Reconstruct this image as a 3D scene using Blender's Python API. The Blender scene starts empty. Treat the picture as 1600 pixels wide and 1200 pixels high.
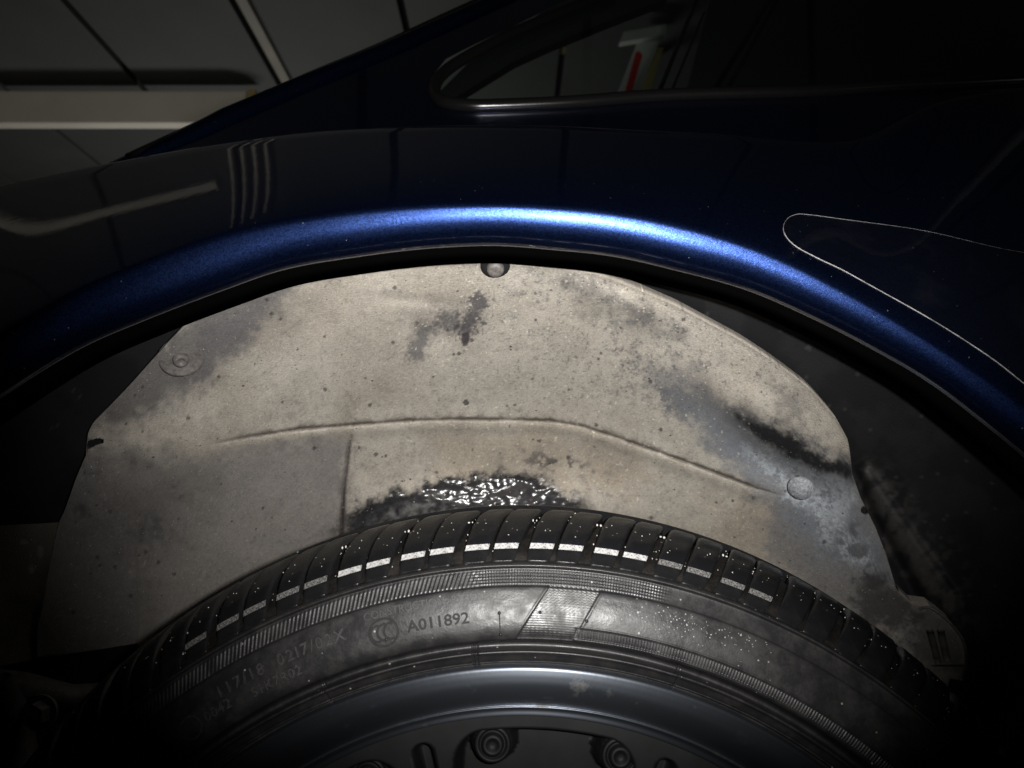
import bpy, bmesh, math, random
import numpy as np
from mathutils import Vector, Matrix
from mathutils.geometry import tessellate_polygon
random.seed(7)
R = math.radians
S = bpy.context.scene
COL = S.collection

# ---------------------------------------------------------------- camera
F = 1256.0                                   # focal length in pixels of a 1600 px wide frame
HUB = Vector((0.0, 0.0, 0.330))              # wheel centre
CAM = Vector((-0.005, -0.400, 0.653))
PITCH = R(8.0)
cd = bpy.data.cameras.new('camera')
cam = bpy.data.objects.new('camera', cd)
COL.objects.link(cam)
cam.location = CAM
cam.rotation_euler = (R(90) + PITCH, 0, 0)
cd.sensor_width = 36
cd.lens = F / 1600 * 36
cd.clip_start = 0.01
cd.clip_end = 60
S.camera = cam
cd.dof.use_dof = True; cd.dof.focus_distance = 0.46; cd.dof.aperture_fstop = 13

# ---------------------------------------------------------------- world, lamps, exposure
w = bpy.data.worlds.new('World'); S.world = w; w.use_nodes = True
w.node_tree.nodes['Background'].inputs[0].default_value = (0.5, 0.55, 0.6, 1)
w.node_tree.nodes['Background'].inputs[1].default_value = 0.004
S.view_settings.view_transform = 'Standard'
S.view_settings.look = 'None'
S.view_settings.exposure = 0
S.view_settings.gamma = 1

fl = bpy.data.lights.new('phone_flash', 'SPOT')        # the phone's own flash, beside the lens
fl.energy = 19; fl.spot_size = R(72.5); fl.spot_blend = 1.0; fl.shadow_soft_size = 0.004
fl.color = (1.0, 0.975, 0.94)
flo = bpy.data.objects.new('phone_flash', fl); COL.objects.link(flo)
fl.shadow_soft_size = 0.006
flo.location = CAM + Vector((0.034, 0.0, 0.012))
flo.rotation_euler = (R(90) + R(10), 0, R(1.5))
rl = bpy.data.lights.new('ceiling_fill', 'AREA')          # added unseen fill, low beyond the car, brightens the ceiling
rl.energy = 11; rl.shape = 'RECTANGLE'; rl.size = 1.2; rl.size_y = 0.3; rl.color = (1.0, 0.97, 0.90)
rlo = bpy.data.objects.new('ceiling_fill', rl); COL.objects.link(rlo)
rlo.location = (-1.1, 3.5, 0.7); rlo.rotation_euler = (R(180), 0, R(10))
r2 = bpy.data.lights.new('beam_fill', 'SPOT')          # added unseen fill from the left, lights beams and overhead rails
r2.energy = 50; r2.spot_size = R(66); r2.spot_blend = 1.0; r2.shadow_soft_size = 0.15; r2.color = (1.0, 0.93, 0.82)
r2o = bpy.data.objects.new('beam_fill', r2); COL.objects.link(r2o)
r2o.location = (-1.5, -1.4, 0.9)
r2o.rotation_euler = (Vector((-1.75, 1.3, 2.3)) - r2o.location).to_track_quat('-Z', 'Y').to_euler()

r3 = bpy.data.lights.new('door_fill', 'AREA')        # added unseen fill for the right ceiling that the door mirrors
r3.energy = 3.0; r3.size = 0.3; r3.color = (0.9, 1.0, 0.95)
r3o = bpy.data.objects.new('door_fill', r3); COL.objects.link(r3o)
r3o.location = (2.3, -1.2, 0.6); r3o.rotation_euler = (R(180), 0, 0)

# ---------------------------------------------------------------- helpers
def ray(px, py):
    """numpy: direction (X, Y, Z) through a photograph pixel, not normalised"""
    u = (np.asarray(px, float) - 800) / F
    v = (600 - np.asarray(py, float)) / F
    c, s = math.cos(PITCH), math.sin(PITCH)
    return u, c - v * s, s + v * c
def at(px, py, y):
    """world point on that ray at real depth Y = y"""
    X, Y, Z = ray(px, py)
    t = (np.asarray(y, float) - CAM.y) / Y
    return np.stack(np.broadcast_arrays(CAM.x + X * t, CAM.y + Y * t, CAM.z + Z * t), -1)
def atv(px, py, y): return Vector(at(px, py, y).tolist())

def obj(name, mesh, mat, parent=None, smooth=True, loc=None):
    o = bpy.data.objects.new(name, mesh); COL.objects.link(o)
    if mat and not mesh.materials: mesh.materials.append(mat)
    if smooth and len(mesh.polygons):
        mesh.polygons.foreach_set('use_smooth', [True] * len(mesh.polygons))
    if loc is not None: o.location = loc
    if parent: o.parent = parent
    return o
def mesh_from(name, verts, faces):
    me = bpy.data.meshes.new(name)
    me.from_pydata([tuple(v) for v in verts], [], [tuple(f) for f in faces]); me.update()
    return me
def grid_mesh(name, P, keep=None, flip=False):
    """P: (n, m, 3) -> quad grid; keep: (n-1, m-1) mask"""
    n, m = P.shape[:2]
    me = bpy.data.meshes.new(name)
    idx = np.arange(n * m).reshape(n, m)
    q = np.stack([idx[:-1, :-1], idx[1:, :-1], idx[1:, 1:], idx[:-1, 1:]], -1)
    if flip: q = q[..., ::-1]
    q = q.reshape(-1, 4)
    if keep is not None: q = q[keep.reshape(-1)]
    me.vertices.add(n * m); me.vertices.foreach_set('co', P.reshape(-1).astype(np.float32))
    me.loops.add(len(q) * 4); me.loops.foreach_set('vertex_index', q.reshape(-1).astype(np.int32))
    me.polygons.add(len(q)); me.polygons.foreach_set('loop_start', np.arange(0, len(q) * 4, 4, dtype=np.int32))
    me.polygons.foreach_set('loop_total', np.full(len(q), 4, dtype=np.int32))
    me.update(calc_edges=True)
    return me
def set_color(me, name, rgb):
    a = me.color_attributes.new(name, 'FLOAT_COLOR', 'POINT')
    d = np.ones((len(me.vertices), 4), np.float32); d[:, :rgb.shape[-1]] = rgb
    a.data.foreach_set('color', d.reshape(-1))
def bm_mesh(name, bm):
    bmesh.ops.recalc_face_normals(bm, faces=bm.faces)
    me = bpy.data.meshes.new(name); bm.to_mesh(me); bm.free(); return me
def add_box(bm, lo, hi, bev=0.0):
    r = bmesh.ops.create_cube(bm, size=1)
    for v in r['verts']:
        v.co = Vector([(lo[i] + hi[i]) / 2 + v.co[i] * (hi[i] - lo[i]) for i in range(3)])
    if bev:
        es = list({e for v in r['verts'] for e in v.link_edges})
        bmesh.ops.bevel(bm, geom=es, offset=bev, segments=2, affect='EDGES', profile=0.6)
def tube(name, pts, rad, mat, parent=None, seg=8, ry=None, closed=False, face=None):
    """swept tube; rad scalar or list; ry: (width, depth) ellipse"""
    pts = [Vector(p) for p in pts]; n = len(pts); vs = []; fs = []
    up0 = Vector((0, -1, 0))
    for i, p in enumerate(pts):
        a = pts[max(i - 1, 0)]; b = pts[min(i + 1, n - 1)]
        if face is not None: up0 = (face - p).normalized()
        t = (b - a).normalized(); s = t.cross(up0)
        if s.length < 1e-5: s = Vector((1, 0, 0))
        s.normalize(); u = s.cross(t)
        r = rad[i] if isinstance(rad, (list, tuple)) else rad
        for k in range(seg):
            an = 2 * math.pi * k / seg
            vs.append(p + s * math.cos(an) * r + u * math.sin(an) * (r if ry is None else ry))
    for i in range(n - 1):
        for k in range(seg):
            fs.append((i * seg + k, i * seg + (k + 1) % seg, (i + 1) * seg + (k + 1) % seg, (i + 1) * seg + k))
    fs.append(tuple(range(seg))); fs.append(tuple((n - 1) * seg + k for k in reversed(range(seg))))
    return obj(name, mesh_from(name, vs, fs), mat, parent)
def poly_slab(name, front, holes, thick, mat, parent=None, smooth=False):
    """front: list of Vectors (outline), holes: lists; extruded by vector thick"""
    loops = [front] + holes
    flat = [v for l in loops for v in l]; n = len(flat)
    tris = tessellate_polygon([[Vector(v) for v in l] for l in loops])
    vs = [Vector(v) for v in flat] + [Vector(v) + thick for v in flat]
    fs = [tuple(t) for t in tris] + [tuple(n + i for i in reversed(t)) for t in tris]
    o = 0
    for l in loops:
        k = len(l)
        for i in range(k): fs.append((o + i, o + (i + 1) % k, n + o + (i + 1) % k, n + o + i))
        o += k
    me = mesh_from(name, vs, fs); bm = bmesh.new(); bm.from_mesh(me)
    bmesh.ops.recalc_face_normals(bm, faces=bm.faces); bm.to_mesh(me); bm.free()
    return obj(name, me, mat, parent, smooth)
def spl(pts, x):
    """smooth monotone-ish curve through (x, y) points"""
    p = np.array(pts, float); X, Y = p[:, 0], p[:, 1]
    h = np.diff(X); d = np.diff(Y) / h
    m = np.empty(len(X)); m[0] = d[0]; m[-1] = d[-1]
    m[1:-1] = (d[:-1] * h[1:] + d[1:] * h[:-1]) / (h[1:] + h[:-1])
    x = np.asarray(x, float); i = np.clip(np.searchsorted(X, x) - 1, 0, len(X) - 2)
    t = (x - X[i]) / h[i]; t2, t3 = t * t, t ** 3
    r = (2*t3-3*t2+1)*Y[i] + (t3-2*t2+t)*h[i]*m[i] + (-2*t3+3*t2)*Y[i+1] + (t3-t2)*h[i]*m[i+1]
    r = np.where(x < X[0], Y[0] + (x - X[0]) * d[0], r); r = np.where(x > X[-1], Y[-1] + (x - X[-1]) * d[-1], r)
    return r
def lerp(pts, x):
    p = np.array(pts, float); return np.interp(x, p[:, 0], p[:, 1])
_rs = np.random.RandomState(11)
_tab = _rs.rand(256, 256)
def vnoise(x, y, seed=0):
    xi = np.floor(x).astype(int); yi = np.floor(y).astype(int); fx = x - xi; fy = y - yi
    fx = fx*fx*(3-2*fx); fy = fy*fy*(3-2*fy)
    g = lambda a, b: _tab[(a + seed*37) & 255, (b + seed*91) & 255]
    return (g(xi,yi)*(1-fx)+g(xi+1,yi)*fx)*(1-fy) + (g(xi,yi+1)*(1-fx)+g(xi+1,yi+1)*fx)*fy
def fbm(x, y, sc, oc=4, seed=0, gain=.55):
    r = 0; a = 1; t = 0
    for k in range(oc):
        r = r + a*vnoise(x/sc*2**k + 17*k, y/sc*2**k + 31*k, seed+k); t += a; a *= gain
    return r/t
def sstep(a, b, x):
    t = np.clip((x-a)/(b-a), 0, 1); return t*t*(3-2*t)
def seg_dist(x, y, pts):
    """distance to polyline, and position along it 0..1"""
    p = np.array(pts, float); L = np.hypot(*np.diff(p, axis=0).T); cum = np.concatenate([[0], np.cumsum(L)])
    best = np.full(np.shape(x), 1e9); pos = np.zeros(np.shape(x)); side = np.zeros(np.shape(x))
    for i in range(len(p)-1):
        ax, ay = p[i]; dx, dy = p[i+1]-p[i]
        t = np.clip(((x-ax)*dx+(y-ay)*dy)/(L[i]**2), 0, 1)
        d = np.hypot(x-ax-t*dx, y-ay-t*dy); b = d < best
        side = np.where(b, np.sign(dx*(y-ay)-dy*(x-ax)), side)
        best = np.where(b, d, best); pos = np.where(b, (cum[i]+t*L[i])/cum[-1], pos)
    return best, pos, side
def in_poly(x, y, pts):
    """soft polygon: signed distance, positive inside"""
    p = list(pts); ins = np.zeros(np.shape(x), bool); n = len(p)
    for i in range(n):
        x0, y0 = p[i]; x1, y1 = p[(i+1) % n]
        c = ((y0 > y) != (y1 > y)) & (x < (x1-x0)*(y-y0)/((y1-y0) if y1 != y0 else 1e-9)+x0)
        ins ^= c
    d, _, _ = seg_dist(x, y, p+[p[0]])
    return np.where(ins, d, -d)

# ---------------------------------------------------------------- materials
def new_mat(name):
    m = bpy.data.materials.new(name); m.use_nodes = True
    nt = m.node_tree; return m, nt, nt.nodes['Principled BSDF']
def N(nt, t, **kw):
    n = nt.nodes.new(t)
    for k, v in kw.items():
        if k.startswith('in_'):
            n.inputs[int(k[3:]) if k[3:].isdigit() else k[3:]].default_value = v
        else: setattr(n, k, v)
    return n
def mixc(nt, fac, a, b, blend='MIX'):
    n = nt.nodes.new('ShaderNodeMix'); n.data_type = 'RGBA'; n.blend_type = blend
    for s, v in ((0, fac), (6, a), (7, b)):
        if hasattr(v, 'is_linked') or isinstance(v, bpy.types.NodeSocket): nt.links.new(v, n.inputs[s])
        else: n.inputs[s].default_value = v if s == 0 else (*v, 1) if len(v) == 3 else v
    return n.outputs[2]
def ramp(nt, src, a, b):
    n = N(nt, 'ShaderNodeMapRange'); n.inputs[1].default_value = a; n.inputs[2].default_value = b
    nt.links.new(src, n.inputs[0]); return n.outputs[0]
def coords(nt): return N(nt, 'ShaderNodeTexCoord').outputs['Object']
def noise(nt, sc, det=3, rough=.5):
    n = N(nt, 'ShaderNodeTexNoise'); n.inputs['Scale'].default_value = sc; n.inputs['Detail'].default_value = det
    n.inputs['Roughness'].default_value = rough
    nt.links.new(coords(nt), n.inputs['Vector']); return n.outputs['Fac']
def specks(nt, scale, size, share):
    """sparse round specks, 1 where a speck lies"""
    v = N(nt, 'ShaderNodeTexVoronoi'); v.inputs['Scale'].default_value = scale
    nt.links.new(coords(nt), v.inputs['Vector'])
    near = ramp(nt, v.outputs['Distance'], size, size*.55)
    wn = N(nt, 'ShaderNodeSeparateColor'); nt.links.new(v.outputs['Color'], wn.inputs[0])
    rare = N(nt, 'ShaderNodeMath', operation='LESS_THAN'); rare.inputs[1].default_value = share
    nt.links.new(wn.outputs[0], rare.inputs[0])
    m = N(nt, 'ShaderNodeMath', operation='MULTIPLY')
    nt.links.new(near, m.inputs[0]); nt.links.new(rare.outputs[0], m.inputs[1]); return m.outputs[0]
def bump(nt, src, strength, dist, bsdf, slot='Normal', base=None):
    b = N(nt, 'ShaderNodeBump'); b.inputs['Strength'].default_value = strength; b.inputs['Distance'].default_value = dist
    nt.links.new(src, b.inputs['Height'])
    if base: nt.links.new(base, b.inputs['Normal'])
    if bsdf: nt.links.new(b.outputs[0], bsdf.inputs[slot])
    return b.outputs[0]

def paint_mat():
    m, nt, b = new_mat('dark blue metallic paint')
    v = N(nt, 'ShaderNodeTexVoronoi'); v.inputs['Scale'].default_value = 2300
    nt.links.new(coords(nt), v.inputs['Vector'])
    sc = N(nt, 'ShaderNodeSeparateColor'); nt.links.new(v.outputs['Color'], sc.inputs[0])
    flake = mixc(nt, ramp(nt, sc.outputs[0], .2, 1.0), (.009, .018, .066), (.022, .048, .165))
    dust = specks(nt, 620, .14, .02)
    col = mixc(nt, dust, flake, (.30, .29, .27))
    nt.links.new(col, b.inputs['Base Color'])
    inv = N(nt, 'ShaderNodeMath', operation='SUBTRACT'); inv.inputs[0].default_value = 1; nt.links.new(dust, inv.inputs[1])
    mm = N(nt, 'ShaderNodeMath', operation='MULTIPLY'); mm.inputs[1].default_value = .96; nt.links.new(inv.outputs[0], mm.inputs[0])
    nt.links.new(mm.outputs[0], b.inputs['Metallic'])
    b.inputs['Roughness'].default_value = .305
    nm = N(nt, 'ShaderNodeNormalMap')
    bump(nt, sc.outputs[1], .10, .0004, b)
    b.inputs['Coat Weight'].default_value = 1.0; b.inputs['Coat Roughness'].default_value = .035
    b.inputs['Coat IOR'].default_value = 1.5
    co = bump(nt, noise(nt, 260, 2), .02, .001, None)
    nt.links.new(co, b.inputs['Coat Normal'])
    return m
def simple(name, col, rough, metal=0, spec=.5, nscale=None, namp=.3, bmp=None, dust=None, coat=0):
    m, nt, b = new_mat(name)
    c = None
    if nscale:
        c = mixc(nt, ramp(nt, noise(nt, nscale, 5, .6), .3, .7), tuple(x*(1-namp) for x in col), tuple(min(1, x*(1+namp)) for x in col))
    if dust:
        dc, da, db, dsc = dust
        f = ramp(nt, noise(nt, dsc, 6, .65), da, db)
        c = mixc(nt, f, c if c is not None else col, dc)
    if c is not None: nt.links.new(c, b.inputs['Base Color'])
    else: b.inputs['Base Color'].default_value = (*col, 1)
    b.inputs['Roughness'].default_value = rough; b.inputs['Metallic'].default_value = metal
    b.inputs['Specular IOR Level'].default_value = spec
    b.inputs['Coat Weight'].default_value = coat; b.inputs['Coat Roughness'].default_value = .02
    if bmp: bump(nt, noise(nt, bmp[0], 4, .6), bmp[1], bmp[2], b)
    return m
def attr_mat(name, bump_sc, bump_st, speck=True):
    """colour from the mesh's dirt map, gloss from its wet map"""
    m, nt, b = new_mat(name)
    a = N(nt, 'ShaderNodeAttribute', attribute_name='dirt'); g = N(nt, 'ShaderNodeAttribute', attribute_name='wet')
    sp = N(nt, 'ShaderNodeSeparateColor'); nt.links.new(g.outputs['Color'], sp.inputs[0])
    fine = ramp(nt, noise(nt, 1100, 4, .75), .3, .7)
    c = mixc(nt, .22, a.outputs['Color'], (1, 1, 1))
    n1 = N(nt, 'ShaderNodeMix'); n1.data_type = 'RGBA'; n1.blend_type = 'MULTIPLY'; n1.inputs[0].default_value = 1
    gr = N(nt, 'ShaderNodeMapRange'); gr.inputs[3].default_value = .70; gr.inputs[4].default_value = 1.26
    nt.links.new(fine, gr.inputs[0])
    cc = N(nt, 'ShaderNodeCombineColor')
    for i in range(3): nt.links.new(gr.outputs[0], cc.inputs[i])
    nt.links.new(a.outputs['Color'], n1.inputs[6]); nt.links.new(cc.outputs[0], n1.inputs[7])
    c = n1.outputs[2]
    if speck:
        c = mixc(nt, specks(nt, 420, .20, .10), c, (.055, .048, .042))
        c = mixc(nt, specks(nt, 610, .20, .045), c, (.80, .76, .66))
        c = mixc(nt, specks(nt, 170, .17, .045), c, (.05, .04, .035))
    nt.links.new(c, b.inputs['Base Color'])
    r = N(nt, 'ShaderNodeMapRange'); r.inputs[3].default_value = .80; r.inputs[4].default_value = .25
    nt.links.new(sp.outputs[0], r.inputs[0]); nt.links.new(r.outputs[0], b.inputs['Roughness'])
    s = N(nt, 'ShaderNodeMapRange'); s.inputs[3].default_value = .25; s.inputs[4].default_value = .8
    nt.links.new(sp.outputs[0], s.inputs[0]); nt.links.new(s.outputs[0], b.inputs['Specular IOR Level'])
    bump(nt, noise(nt, bump_sc, 5, .65), bump_st, .001, b)
    k = N(nt, 'ShaderNodeMapRange'); k.inputs[3].default_value = bump_st; k.inputs[4].default_value = .03
    nt.links.new(sp.outputs[0], k.inputs[0]); nt.links.new(k.outputs[0], b.inputs['Normal'].links[0].from_node.inputs['Strength'])
    return m
def rubber_mat(name, col, rough, dust, bm_sc=900, bm_st=.35, bd=.0006, spec=.5):
    m, nt, b = new_mat(name)
    f = ramp(nt, noise(nt, 90, 6, .7), .42, .75)
    c = mixc(nt, f, col, dust)
    c = mixc(nt, specks(nt, 330, .2, .05), c, (.33, .31, .28))
    nt.links.new(c, b.inputs['Base Color'])
    rr = N(nt, 'ShaderNodeMapRange'); rr.inputs[3].default_value = rough; rr.inputs[4].default_value = min(1, rough+.28)
    nt.links.new(f, rr.inputs[0]); nt.links.new(rr.outputs[0], b.inputs['Roughness'])
    b.inputs['Specular IOR Level'].default_value = spec
    bump(nt, noise(nt, bm_sc, 4, .6), bm_st, bd, b)
    return m

PAINT = paint_mat()
LINER = attr_mat('dusty wheel arch liner', 900, .55)
INNER = attr_mat('satin black inner arch', 700, .35, False)
SIDEWALL = rubber_mat('worn sidewall rubber', (.015, .0145, .0155), .34, (.027, .0255, .025), 900, .12)
TREAD = rubber_mat('wet tread rubber', (.008, .008, .009), .22, (.014, .0135, .013), 500, .15, spec=.16)
GROOVE = rubber_mat('muddy groove rubber', (.006, .0055, .005), .5, (.020, .017, .015), 500, .8, spec=.2)
LETTER_LIT = simple('raised lettering in lit tone', (.036, .035, .035), .5, nscale=600, namp=.5)  # paler than the wall rubber, in place of light the letters catch
LETTERD = simple('dark sidewall lettering', (.014, .0135, .014), .65, spec=.3, nscale=600, namp=.4)
WHITE = simple('worn white tread marking', (.44, .435, .43), .55, nscale=900, namp=.3, dust=((.03, .027, .025), .50, .66, 800))
CLIP = simple('dusty clip plastic', (.11, .10, .095), .55, nscale=500, namp=.4, bmp=(900, .4, .0005))
BLACKP = simple('black plastic', (.010, .010, .011), .45, bmp=(600, .2, .0005))
GLOSSB = simple('gloss black trim', (.006, .006, .007), .16, spec=.6, coat=.5)
RUBSEAL = simple('black rubber seal', (.007, .0065, .0065), .24, bmp=(500, .15, .0005))
MEDGE = simple('pale lit film edge', (.42, .40, .38), .6, nscale=240, namp=.6)  # pale tone stands for light along the film's edge
def rim_mat():
    m, nt, b = new_mat('satin wheel metal')
    f = ramp(nt, noise(nt, 55, 6, .7), .60, .74)
    c = mixc(nt, f, (.13, .145, .17), (.12, .115, .105)); nt.links.new(c, b.inputs['Base Color'])
    b.inputs['Metallic'].default_value = .92
    rr = N(nt, 'ShaderNodeMapRange'); rr.inputs[3].default_value = .36; rr.inputs[4].default_value = .6
    nt.links.new(f, rr.inputs[0]); nt.links.new(rr.outputs[0], b.inputs['Roughness'])
    b.inputs['Anisotropic'].default_value = .65; b.inputs['Anisotropic Rotation'].default_value = .25
    t = N(nt, 'ShaderNodeTangent', direction_type='RADIAL', axis='Y'); nt.links.new(t.outputs[0], b.inputs['Tangent'])
    bump(nt, noise(nt, 300, 3), .04, .0006, b)
    return m
RIM = rim_mat()
RIMD = simple('dark wheel face', (.011, .011, .0115), .6, metal=.5, nscale=60, namp=.3)
def glass_mat():
    m = bpy.data.materials.new('tinted window glass'); m.use_nodes = True; nt = m.node_tree
    nt.nodes.remove(nt.nodes['Principled BSDF']); out = nt.nodes['Material Output']
    t = N(nt, 'ShaderNodeBsdfTransparent'); t.inputs[0].default_value = (.78, .86, .82, 1)
    g = N(nt, 'ShaderNodeBsdfGlossy'); g.inputs['Roughness'].default_value = .02; g.inputs[0].default_value = (1, 1, 1, 1)
    fr = N(nt, 'ShaderNodeFresnel'); fr.inputs[0].default_value = 1.5
    mx = N(nt, 'ShaderNodeMixShader'); nt.links.new(fr.outputs[0], mx.inputs[0]); nt.links.new(t.outputs[0], mx.inputs[1]); nt.links.new(g.outputs[0], mx.inputs[2])
    ge = N(nt, 'ShaderNodeNewGeometry'); m2 = N(nt, 'ShaderNodeMixShader'); t2 = N(nt, 'ShaderNodeBsdfTransparent')
    nt.links.new(ge.outputs['Backfacing'], m2.inputs[0]); nt.links.new(mx.outputs[0], m2.inputs[1]); nt.links.new(t2.outputs[0], m2.inputs[2])
    nt.links.new(m2.outputs[0], out.inputs[0]); return m
GLASS = glass_mat()
CEIL = simple('grey ceiling panel', (.060, .064, .065), .7, nscale=3, namp=.12)
CEILB = simple('dark ceiling void', (.006, .006, .006), .9)
BATTEN = simple('grey painted batten', (.24, .23, .20), .6, nscale=3, namp=.2)
BEAM = simple('pale painted beam', (.72, .69, .62), .5, nscale=2.5, namp=.10)
FLOORM = simple('grey garage concrete', (.08, .08, .078), .8, nscale=2, namp=.3)
WALLM = simple('grey garage wall', (.09, .09, .088), .85, nscale=1.5, namp=.2)
YEL = simple('pale yellow wood', (.42, .33, .14), .6, nscale=12, namp=.2)
WHT = simple('white board', (.80, .80, .78), .5, nscale=6, namp=.1)
RED = simple('red stripe', (.80, .035, .045), .45, nscale=12, namp=.1)

# ---------------------------------------------------------------- the garage (setting)
H = CAM.z + 1.70                     # ceiling height
def structure(o): o['kind'] = 'structure'; return o
ceiling = bpy.data.objects.new('ceiling', None); COL.objects.link(ceiling); structure(ceiling)
bm = bmesh.new(); add_box(bm, (-6, -4, H + .03), (6, 7, H + .06))
o = obj('ceiling_deck', bm_mesh('ceiling_deck', bm), CEILB, ceiling, False)
x0 = -.39 - .58 * 9; k = 0
pm = None
while x0 < 4.7:
    if pm is None:
        bm = bmesh.new(); add_box(bm, (.012, -3.9, -.02), (.58 - .012, 6.9, .012), .004); pm = bm_mesh('ceiling_panel', bm); pm.materials.append(CEIL)
    o = bpy.data.objects.new('ceiling_panel', pm); COL.objects.link(o); o.parent = ceiling
    o.location = (x0, 0, H + .015 + random.uniform(-.002, .002)); x0 += .58
for nm, lo, hi in (('back_wall', (-6, 7.0, 0), (6, 7.2, H + .1)), ('left_wall', (-6.2, -4, 0), (-6, 7, H + .1)),
                   ('right_wall', (6, -4, 0), (6.2, 7, H + .1)), ('front_wall', (-6, -4.2, 0), (6, -4, H + .1))):
    bm = bmesh.new(); add_box(bm, lo, hi); structure(obj(nm, bm_mesh(nm, bm), WALLM, None, False))
bm = bmesh.new(); add_box(bm, (-6, -4, -.1), (6, 7, 0)); structure(obj('floor', bm_mesh('floor', bm), FLOORM, None, False))

def tag(o, label, cat, group=None):
    o['label'] = label; o['category'] = cat
    if group: o['group'] = group
    return o
# pale beam slung under the ceiling, ending left of the car roof
bt, bb = atv(385, 141, 2.70), atv(385, 192, 2.70)
bm = bmesh.new(); add_box(bm, (-5.9, 2.70, bb.z), (bt.x, 2.76, bt.z), .012)
tag(obj('ceiling_beam', bm_mesh('ceiling_beam', bm), BEAM, None, False), 'pale horizontal beam under the grey ceiling panels behind the car', 'beam')
e = bpy.data.objects.get('ceiling_beam')
bm = bmesh.new(); add_box(bm, (bt.x - .002, 2.71, bb.z + .05), (bt.x + .035, 2.75, bt.z + .012), .006)
obj('end_cap', bm_mesh('end_cap', bm), YEL, e, False)
bm = bmesh.new(); add_box(bm, (-.945, 1.75, H - .03), (-.905, 2.695, H + .002), .006)
tag(obj('ceiling_batten', bm_mesh('ceiling_batten', bm), BATTEN, None, False), 'narrow pale batten running along the ceiling to the beam end', 'batten')
tag(poly_slab('ceiling_beam', [Vector((-1.06, 1.20, H - .034)), Vector((-1.06, 1.25, H - .034)), Vector((-1.95, 1.295, H - .034)), Vector((-1.95, 1.25, H - .034))], [], Vector((0, 0, .018)), BEAM), 'slim pale beam overhead, mirrored as a light stroke in the blue wing', 'beam')
bm = bmesh.new(); add_box(bm, (1.20, -.6, H - .04), (1.235, .75, H + .002), .006)
tag(obj('ceiling_batten', bm_mesh('ceiling_batten', bm), BEAM, None, False), 'pale batten overhead, mirrored as a curved line right on the dark door', 'batten')
rack = bpy.data.objects.new('ceiling_rack', None); COL.objects.link(rack); rack.location = (-.9, 1.0, H)
tag(rack, 'four slim pale rails overhead, mirrored as thin curved lines in the wing', 'rack')
for k in range(4):
    bm = bmesh.new(); add_box(bm, (-.086 + k * .05, -.62 + .1 * k, -.045), (-.074 + k * .05, .62, -.025), .002)
    obj('rail', bm_mesh('rail', bm), BEAM, rack, False)

# things beyond the far side of the car, seen through the quarter window
def slab_px(name, pts, y, th, mat, parent=None):
    return poly_slab(name, [atv(a, b, y) for a, b in pts], [], Vector((0, th, 0)), mat, parent)
p = slab_px('marker_post', [(962, 152), (1000, 55), (1034, 55), (996, 152)], 2.30, .03, WHT)
tag(p, 'white slanted post with a red stripe seen through the side window', 'post')
slab_px('red_stripe', [(974, 152), (993, 82), (998, 79), (1004, 86), (985, 152)], 2.296, .003, RED, p)
p = slab_px('cross_board', [(968, 66), (974, 50), (1042, 38), (1040, 54)], 2.24, .03, WHT)
tag(p, 'pale cross board resting on the head of the white post with the red stripe', 'board')
p = slab_px('yellow_post', [(1001, 152), (1046, -20), (1066, -20), (1013, 152)], 2.45, .05, YEL)
tag(p, 'yellowish upright post right of the red striped post', 'post')
p = slab_px('shelf_board', [(846, 79), (866, 58), (908, 54), (907, 70)], 2.5, .05, YEL)
tag(p, 'small yellow board end near the upper edge of the side window', 'board')

# ---------------------------------------------------------------- the car
car = bpy.data.objects.new('car', None); COL.objects.link(car); car.location = (0, 0, 0)
tag(car, 'dark blue car seen close at its rear wheel arch', 'car')

# --- body side: rolled arch lip and shoulder
B_ = [(-120, 705), (0, 621), (130, 541), (227, 499), (350, 452), (430, 424), (560, 400), (700, 385), (780, 383), (862, 389), (960, 400), (1050, 420), (1180, 457), (1260, 492), (1355, 540), (1460, 602), (1530, 655), (1600, 712), (1720, 820), (2300, 1420)]
T_ = [(-120, 597), (0, 530), (105, 464), (210, 417), (350, 367), (481, 341), (600, 326), (700, 320), (780, 319), (870, 323), (975, 334), (1087, 358), (1200, 395), (1355, 474), (1495, 560), (1600, 632), (1720, 730), (2300, 1300)]
C_ = [(-120, 318), (0, 289), (175, 254), (350, 223), (481, 206), (600, 199), (700, 195.5), (825, 195), (975, 202), (1135, 210), (1275, 222), (1345, 219), (1397, 192), (1450, 165), (1520, 148), (1600, 138), (1720, 130), (2300, 112)]
Y0 = -.0425
_gx = np.arange(-700, 2501, 4.0)
def soften(pts, sig):
    v = spl(pts, _gx); k = np.arange(-40, 41) * 4.0; g = np.exp(-(k / sig) ** 2 / 2); g /= g.sum()
    vp = np.concatenate([v[0] + (v[1] - v[0]) * np.arange(-40, 0), v, v[-1] + (v[-1] - v[-2]) * np.arange(1, 41)])
    return np.convolve(vp, g, 'valid')
_gT, _gC = soften(T_, 28), soften(C_, 24)
def Tf(x): return np.interp(x, _gx, _gT)
def Cf(x): return np.interp(x, _gx, _gC)
def rise(s): return .054 * s - .0016 * (1 - np.exp(-s / .03)) + .0785 * s * s + .0055 * np.clip((s - .93) / .07, 0, 1) ** 2
def panel_depth(px, py):
    T, C = Tf(px), Cf(px); s = np.clip((T - py) / (T - C), 0, 1)
    return Y0 + rise(s) + bow(px, s)
def bow(px, s): return .034 * sstep(430, -40, np.asarray(px, float)) * (s ** 3.0)
cols = np.arange(-420, 2240, 4.0)
rows = []
T, Bc, C = Tf(cols), spl(B_, cols), Cf(cols)
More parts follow.
